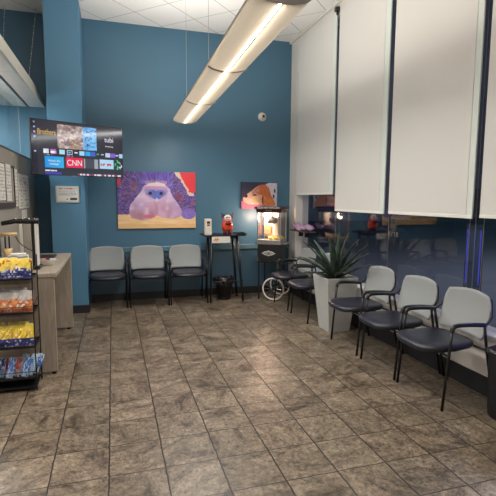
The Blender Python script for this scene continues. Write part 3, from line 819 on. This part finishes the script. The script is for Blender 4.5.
# hanging soffit
sf = thing('hanging_soffit', 'white hanging ceiling panel on chains over the reception area', 'ceiling panel', (0, 0, 2.70))
MB().box(-2.9, -.85, 1.2, 6.66, 0, .04).build('panel', M['soffit'], sf)
MB().outline([(-.835, 0), (-.895, .215), (-.915, .215), (-.855, 0)], 1.2, 6.66).build('fascia', M['cream'], sf)
MB().box(-2.9, -.905, 6.64, 6.66, .04, .19).build('end_board', M['cream'], sf)
MB().box(-1.05, -1.025, 1.2, 6.66, -.004, .001).build('slot', M['black'], sf)
def chain(a, b, n):
    A, B = Vector(a), Vector(b); m = MB(); d = (B-A)
    for i in range(n):
        p = A+d*(i/n); q_ = A+d*((i+.8)/n)
        m.tube([p, q_], .006 if i % 2 else .0035, 5)
    return m
chain((-.874, 6.55, 1.22), (-.99, 6.30, .04), 26).build('chain', M['chrome'], sf)
chain((-1.246, 6.60, 1.22), (-1.27, 6.30, .04), 26).build('chain', M['chrome'], sf)
chain((-1.40, 6.60, 1.22), (-1.20, 6.30, .04), 26).build('chain', M['chrome'], sf)
for y in (1.6, 4.0): chain((-1.0, y, 1.22), (-1.0, y, .04), 20).build('chain', M['chrome'], sf)

# desk
dk = thing('reception_desk', 'taupe laminate reception desk with panel ends beside the blue column', 'desk', (-.72, 4.67, 0))
MB().box(-.26, .250, -.67, .76, .84, .878).build('desktop', M['oaktop'], dk, bevel=.006)
MB().box(-.25, .230, -.66, -.625, .02, .84).build('end_panel', M['oak'], dk, bevel=.004)
MB().box(-.25, .248, .705, .74, .02, .84).build('end_panel', M['oak'], dk, bevel=.004)
MB().box(-.25, -.23, -.62, .70, .1, .84).build('back_panel', M['oak'], dk)
for x in (-.2, .2):
    for y in (-.645, .72): MB().lathe([(.018, 0), (.018, .02)], 12, (x, y, 0)).build('foot', M['black'], dk)

# bowl with wrapped sweets
bw = thing('candy_bowl', 'white oval bowl of red wrapped sweets on the reception desk', 'bowl', (-.60, 4.47, .878))
rows = []
for k, z in ((.6, 0), (.8, .012), (1., .055), (1.03, .06), (.96, .056), (.74, .02)):
    rows.append([Vector((.075*k*math.copysign(abs(math.cos(a))**.7, math.cos(a)), .06*k*math.copysign(abs(math.sin(a))**.7, math.sin(a)), z)) for a in [2*PI*i/24 for i in range(24)]])
MB().grid(rows, True, True).build('dish', M['white'], bw, smooth=True)
cnd = [(-.045, .0, .038), (-.015, -.02, .042), (.02, -.015, .05), (.048, .005, .038), (0, .02, .046)]
for k, (x, y, z) in enumerate(cnd):
    kind = ['dark red', 'red', 'brown', 'pink', 'red'][k]
    where = ['at the left rim', 'at the front rim', 'in the middle', 'at the right rim', 'at the back rim'][k]
    c = thing('wrapped_sweet', '%s wrapped sweet in the white bowl, %s' % (kind, where), 'candy', (-.60+x, 4.47+y, .878+z), k*1.1, 'sweets in the white bowl')
    MB().sphere((0, 0, .012), .016, 10, (1.3, 1, .8)).build('sweet', M[['wine', 'orange', 'darkframe', 'pink', 'wine'][k]], c, smooth=True)
    MB().outline([(-.034, .004), (-.016, .012), (-.034, .02)], -.004, .004).build('wrapper_end', M['paper'], c)
# black mat
fm = thing('black_folder', 'flat black folder on the reception desk behind the sweet bowl', 'folder', (-.68, 4.98, .878))
MB().box(-.16, .085, -.22, .22, 0, .012).build('cover', M['black'], fm, bevel=.003)
MB().box(-.155, .08, -.215, .215, .012, .018).build('flap', M['baseb'], fm)

# coffee machine
cm = thing('coffee_maker', 'coffee maker with black top arm and pale steel columns on the reception desk', 'coffee maker', (-.79, 4.26, .878))
MB().box(.0, .165, -.04, .12, 0, .03).build('base', M['black'], cm, bevel=.005)
MB().box(.01, .036, -.02, .10, .03, .40).build('column', M['white'], cm, bevel=.005)
MB().box(.037, .103, -.01, .10, .03, .40).build('column', M['fabric'], cm, bevel=.005)
MB().box(.104, .128, .0, .10, .03, .40).build('column', M['black'], cm, bevel=.004)
MB().box(.129, .150, -.01, .09, .03, .40).build('column', M['white'], cm, bevel=.004)
MB().tube([(-.12, -.04, .405), (-.02, 0, .425), (.06, .01, .425), (.165, .02, .425)], [.018, .028], 10).build('brew_arm', M['black'], cm, smooth=True)
for x in (-.01, .05, .095, .14): MB().sphere((x, -.018, .445), .008, 8).build('knob', M['chrome'], cm, smooth=True)
MB().tube(chaikin([Vector((-.02, -.06, .33)), Vector((.01, -.06, .24)), Vector((.09, -.05, .18)), Vector((.12, -.02, .16))], 2), .004, 6).build('hose', M['black'], cm)
gr = thing('pour_kettle', 'black kettle with a pale wooden handle on the reception desk by the coffee maker', 'kettle', (-.845, 4.165, .878))
MB().tube([(-.062, 0, .318), (.062, 0, .318)], .016, 12).build('handle', M['lightwood'], gr, smooth=True)
MB().tube([(-.03, 0, .315), (-.03, 0, .17)], .006, 8).build('stem', M['black'], gr)
MB().tube([(.0, 0, .315), (.0, 0, .17)], .006, 8).build('stem', M['black'], gr)
MB().lathe([(.018, .10), (.042, .20), (.036, .20)], 14, (-.015, 0, 0)).build('funnel', M['lightwood'], gr, smooth=True)
MB().lathe([(.05, 0), (.052, .08), (.04, .10)], 16, (-.015, 0, 0)).build('body', M['black'], gr, smooth=True)
wb = thing('napkin_box', 'small white napkin box on the reception desk in front of the coffee maker', 'box', (-.765, 4.075, .878), .05)
MB().box(-.075, .075, -.04, .04, .0, .15).build('carton', M['white'], wb, bevel=.004)
MB().box(-.06, .06, -.03, .03, .15, .168).build('napkins', M['paper'], wb, bevel=.008)
dm = thing('dark_appliance', 'dark upright appliance at the picture edge on the reception desk', 'appliance', (-.965, 4.16, .878))
MB().box(-.04, .042, -.06, .08, .02, .30).build('body', M['slate'], dm, bevel=.008)
MB().box(-.042, .044, -.062, .082, 0, .02).build('foot', M['black'], dm)

# ------------------------------------------------------------------ snack rack
RX0, RX1, RY0, RY1 = -1.10, -.605, 3.68, 3.93
rk = thing('snack_rack', 'black wire snack rack with four baskets in front of the reception desk', 'rack', (0, 0, 0))
for x in (RX0, RX1):
    for y, zt in ((RY0, 1.03), (RY1, 1.05)):
        MB().tube([(x, y, 0), (x, y, zt)], .005, 6).build('post', M['blackmetal'], rk)
MB().box(RX0, RX1, RY0, RY1, .03, .042).build('base_tray', M['blackmetal'], rk)
shelf_z = [.885, .620, .350, .105]
for z in shelf_z:
    m = MB().box(RX0, RX1, RY0-.004, RY0, z, z+.012).box(RX0, RX1, RY1, RY1+.004, z, z+.012)
    for x in (RX0, RX1): m.box(x-.003, x+.003, RY0, RY1, z, z+.012)
    m.box(RX0, RX1, RY0, RY1, z-.003, z)
    b_ = m.build('basket', M['blackmetal'], rk)
    w_ = MB()
    for k in range(8):
        x = RX0+(RX1-RX0)*k/7; w_.tube([(x, RY0-.002, z), (x, RY0-.002, z+.055)], .002, 4)
    w_.tube([(RX0, RY0-.002, z+.055), (RX1, RY0-.002, z+.055)], .003, 5).tube([(RX1, RY0, z+.055), (RX1, RY1, z+.09)], .003, 5)
    w_.build('basket_wires', M['blackmetal'], b_)
    MB().box(RX0, RX1, RY1-.002, RY1+.004, z-.08, z).build('back_panel', M['oak'], rk)
def bagfn(kind, seed):
    def f(u, v):
        n = vn(u*7, v*7, seed); m_ = vn(u*16, v*16, seed+1)
        if kind == 'corn':
            c = mixc((226, 190, 44), (244, 216, 92), n) if v < .56+.08*math.sin(u*5+seed) else mixc((44, 50, 128), (96, 112, 186), n)
            if .40 < v < .66 and m_ > .55: c = (232, 222, 206)
            if v < .38 and m_ > .78: c = (200, 74, 40)
            if v > .7 and m_ > .62: c = (206, 208, 224)
        elif kind == 'cheese':
            c = mixc((206, 202, 196), (166, 160, 156), m_) if v < .42+.06*math.sin(u*6+seed) else mixc((208, 104, 52), (226, 168, 116), n)
            if v > .5 and m_ > .66: c = (236, 222, 204)
            if v > .8: c = mixc(c, (150, 60, 44), .6)
        elif kind == 'dark': c = mixc((30, 28, 44), (70, 64, 84), m_)
        elif kind == 'gold':
            c = mixc((236, 200, 40), (240, 212, 92), n) if v < .62 else mixc((40, 42, 98), (70, 74, 150), n)
            if .3 < v < .6 and m_ > .6: c = (206, 168, 96)
            if v > .66 and m_ > .66: c = (190, 190, 206)
        else:
            pal = {'blue': (56, 104, 186), 'red': (204, 60, 54), 'ice': (150, 196, 224), 'green': (110, 170, 90), 'navy': (40, 60, 130)}[kind]
            c = mixc(pal, (226, 230, 236), .85 if m_ > .62 else .12)
            if v > .6: c = mixc(c, (188, 206, 226), .6)
        if v < .04 or v > .96: c = mixc(c, (200, 200, 204), .5)
        return c
    return f
def snack(x, y, z, w, h, kind, seed, tilt, roll, label, cat, group, name='snack_bag', puff=.025):
    t = thing(name, label, cat, (x, y, z), 0, group)
    t.rotation_euler = (tilt, roll, rnd.uniform(-.06, .06))
    n1, n2 = rnd.uniform(0, 6), rnd.uniform(0, 6)
    def cv(s):
        def f(u, v):
            p = (math.sin(PI*u)**.5)*(math.sin(PI*v)**.6) if 0 < u < 1 and 0 < v < 1 else 0
            wr = .005*math.sin(u*17+n1)*math.sin(v*13+n2)*p + .003*math.sin(u*31+v*23+n2)*p
            return (.004*math.sin(v*9+n1)*(1 if u in (0, 1) else .4), s*(-puff*p)+wr, .004*math.sin(u*11+n2) if v < .08 else 0)
        return f
    picture('front_film', w, h, 14, 16, bagfn(kind, seed), M['snack'], t, curve=cv(1))
    picture('back_film', w, h, 10, 10, bagfn(kind, seed+5), M['snack'], t, curve=cv(-1))
    return t
rows_ = [
 (.885, 'corn', .155, 'yellow and blue chip bag', 'top rack basket', 'yellow and blue chip bags in the top basket'),
 (.620, 'cheese', .165, 'white and orange snack bag', 'second rack basket', 'white and orange snack bags in the second basket'),
 (.350, 'gold', .165, 'yellow and navy chip bag', 'third rack basket', 'yellow and navy chip bags in the third basket')]
pos = ['against the picture edge', 'between two others', 'at the desk end']
sd = 40
for z, kd, h, nm, bk_, grp in rows_:
    for k, x in enumerate((-.975, -.835, -.695)):
        snack(x, RY0+.055-.006*k, z+.004, .158, h+rnd.uniform(-.012, .012), kd, sd, -.22, rnd.uniform(-.10, .10), '%s in the %s, %s' % (nm, bk_, pos[k]), 'snack', grp); sd += 3
    kd2 = {'corn': 'dark', 'cheese': 'cheese', 'gold': 'gold'}[kd]
    nm2 = {'corn': 'dark wrapped chip bag', 'cheese': 'pale crinkled snack bag', 'gold': 'yellow topped chip bag'}[kd]
    for k, x in enumerate((-.90, -.74)):
        snack(x, RY0+.135, z+.006, .155, h+.006, kd2, sd, -.15, rnd.uniform(-.1, .1), '%s in the back row of the %s, %s' % (nm2, bk_, ['picture-edge side', 'desk side'][k]), 'snack', 'back row bags of the snack rack'); sd += 3
kn = ['green', 'navy', 'red', 'blue', 'red', 'ice', 'blue', 'ice', 'blue']
where = ['next to the picture edge', 'second from the picture edge', 'third from the picture edge', 'fourth from the picture edge', 'in the middle', 'fourth from the desk end', 'third from the desk end', 'second from the desk end', 'leaning on the desk end']
cn = {'green': 'green', 'navy': 'navy blue', 'red': 'red', 'blue': 'bright blue', 'ice': 'pale blue'}
for k in range(9):
    snack(-.905+.034*k, RY0+.035+.028*(k % 3), .110, .05, .14+.012*(k % 2)+.0025*k, kn[k], sd, -.25, .12+.03*k, '%s narrow snack packet in the lowest basket, %s' % (cn[kn[k]], where[k]), 'snack', 'narrow packets in the lowest basket', 'snack_packet', .012); sd += 3

# ------------------------------------------------------------------ lights
def area(name, loc, sx, sy, power, col, rot=(0, 0, 0), spread=None):
    l = bpy.data.lights.new(name, 'AREA'); l.shape = 'RECTANGLE'; l.size = sx; l.size_y = sy; l.energy = power; l.color = col
    if spread: l.spread = spread
    o = bpy.data.objects.new(name, l); COL.objects.link(o); o.location = loc; o.rotation_euler = rot; return o
warm = (1., .965, .92); cool = (1., .975, .945)
lampmat = emit('troffer_lens', (255, 238, 214), 5.0)
for k, (x, y) in enumerate(((.2, .9), (.2, -1.6), (-2.4, 2.6), (-1.7, 5.3))):  # out of view, added to lift the room and the wall under the soffit
    z = ZC if x > -1 else 2.70
    t = thing('ceiling_light', ['recessed square ceiling light above the middle of the waiting room', 'recessed square ceiling light near the entrance', 'recessed light in the hanging soffit near the entrance', 'recessed light in the hanging soffit near the blue wall'][k], 'light', (x, y, z))
    MB().box(-.31, .31, -.31, .31, -.012, -.001).build('frame', M['white'], t)
    MB().box(-.28, .28, -.28, .28, -.016, -.012).build('lens', lampmat, t)
    area('troffer_lamp', (x, y, z-.03), .56, .56, (22, 34, 40, 60)[k], warm)
gl = thing('globe_lamp', 'white globe lamp hanging over the office side of the partition', 'light', (-2.3, 4.9, 2.24))  # out of view, added to brighten the wall above the partition
MB().sphere((0, 0, 0), .09, 20).build('globe', emit('globe_white', (255, 246, 232), 4), gl, smooth=True)
MB().tube([(0, 0, .09), (0, 0, .455)], .005, 6).build('cord', M['black'], gl)
lp = bpy.data.lights.new('globe_lamp_light', 'POINT'); lp.energy = 95; lp.color = warm; lp.shadow_soft_size = .1
o = bpy.data.objects.new('globe_lamp_light', lp); COL.objects.link(o); o.location = (-2.3, 4.9, 2.10)
# the pendant's own lamps, up and down
area('pendant_uplight', (.879, (Y0+Y1)/2, 2.515), .10, Y1-Y0-.1, 60, cool, (PI, 0, math.atan2(.094, 3.72)))
area('pendant_downlight', (.879, (Y0+Y1)/2, 2.455), .22, Y1-Y0-.1, 50, cool, (0, 0, -math.atan2(.094, 3.72)))
pl_ = bpy.data.lights.new('popcorn_lamp', 'POINT'); pl_.energy = 15; pl_.color = (1, .68, .5); pl_.shadow_soft_size = .03
o = bpy.data.objects.new('popcorn_lamp', pl_); COL.objects.link(o); o.location = (2.195, 6.365, 1.215)
pl_ = bpy.data.lights.new('neon_lamp', 'AREA'); pl_.shape = 'RECTANGLE'; pl_.size = .4; pl_.size_y = .3; pl_.energy = .7; pl_.color = (.15, .12, 1)
o = bpy.data.objects.new('neon_lamp', pl_); COL.objects.link(o); o.location = (XR+.14, 2.3, .75); o.rotation_euler = (0, D(62), 0)

area('street_lamp', (9, 6, 6), 1.5, 1.5, 420, (.86, .9, 1.))  # unseen area light added to brighten the ground and building outside
w = bpy.data.worlds.new('night'); bpy.context.scene.world = w; w.use_nodes = True
w.node_tree.nodes['Background'].inputs[0].default_value = (.014, .017, .026, 1); w.node_tree.nodes['Background'].inputs[1].default_value = 1.0

# ------------------------------------------------------------------ camera
f_, p_, y_, r_a = 445.05, .1116, .2945, .0059
F = Vector((math.sin(y_)*math.cos(p_), math.cos(y_)*math.cos(p_), -math.sin(p_)))
R0 = Vector((math.cos(y_), -math.sin(y_), 0)); U0 = R0.cross(F)
Rr = R0*math.cos(r_a)+U0*math.sin(r_a); Ur = U0*math.cos(r_a)-R0*math.sin(r_a)
cam = bpy.data.cameras.new('camera'); cam.sensor_width = 36; cam.lens = f_/496*36; cam.clip_start = .05
co = bpy.data.objects.new('camera', cam); COL.objects.link(co)
mt = Matrix((( Rr.x, Ur.x, -F.x), (Rr.y, Ur.y, -F.y), (Rr.z, Ur.z, -F.z))).to_4x4(); mt.translation = (0, 0, 1.512)
co.matrix_world = mt
sc = bpy.context.scene; sc.camera = co
sc.view_settings.view_transform = 'Standard'; sc.view_settings.look = 'None'; sc.view_settings.gamma = 1; sc.view_settings.exposure = 0.08
sc.view_settings.use_curve_mapping = False
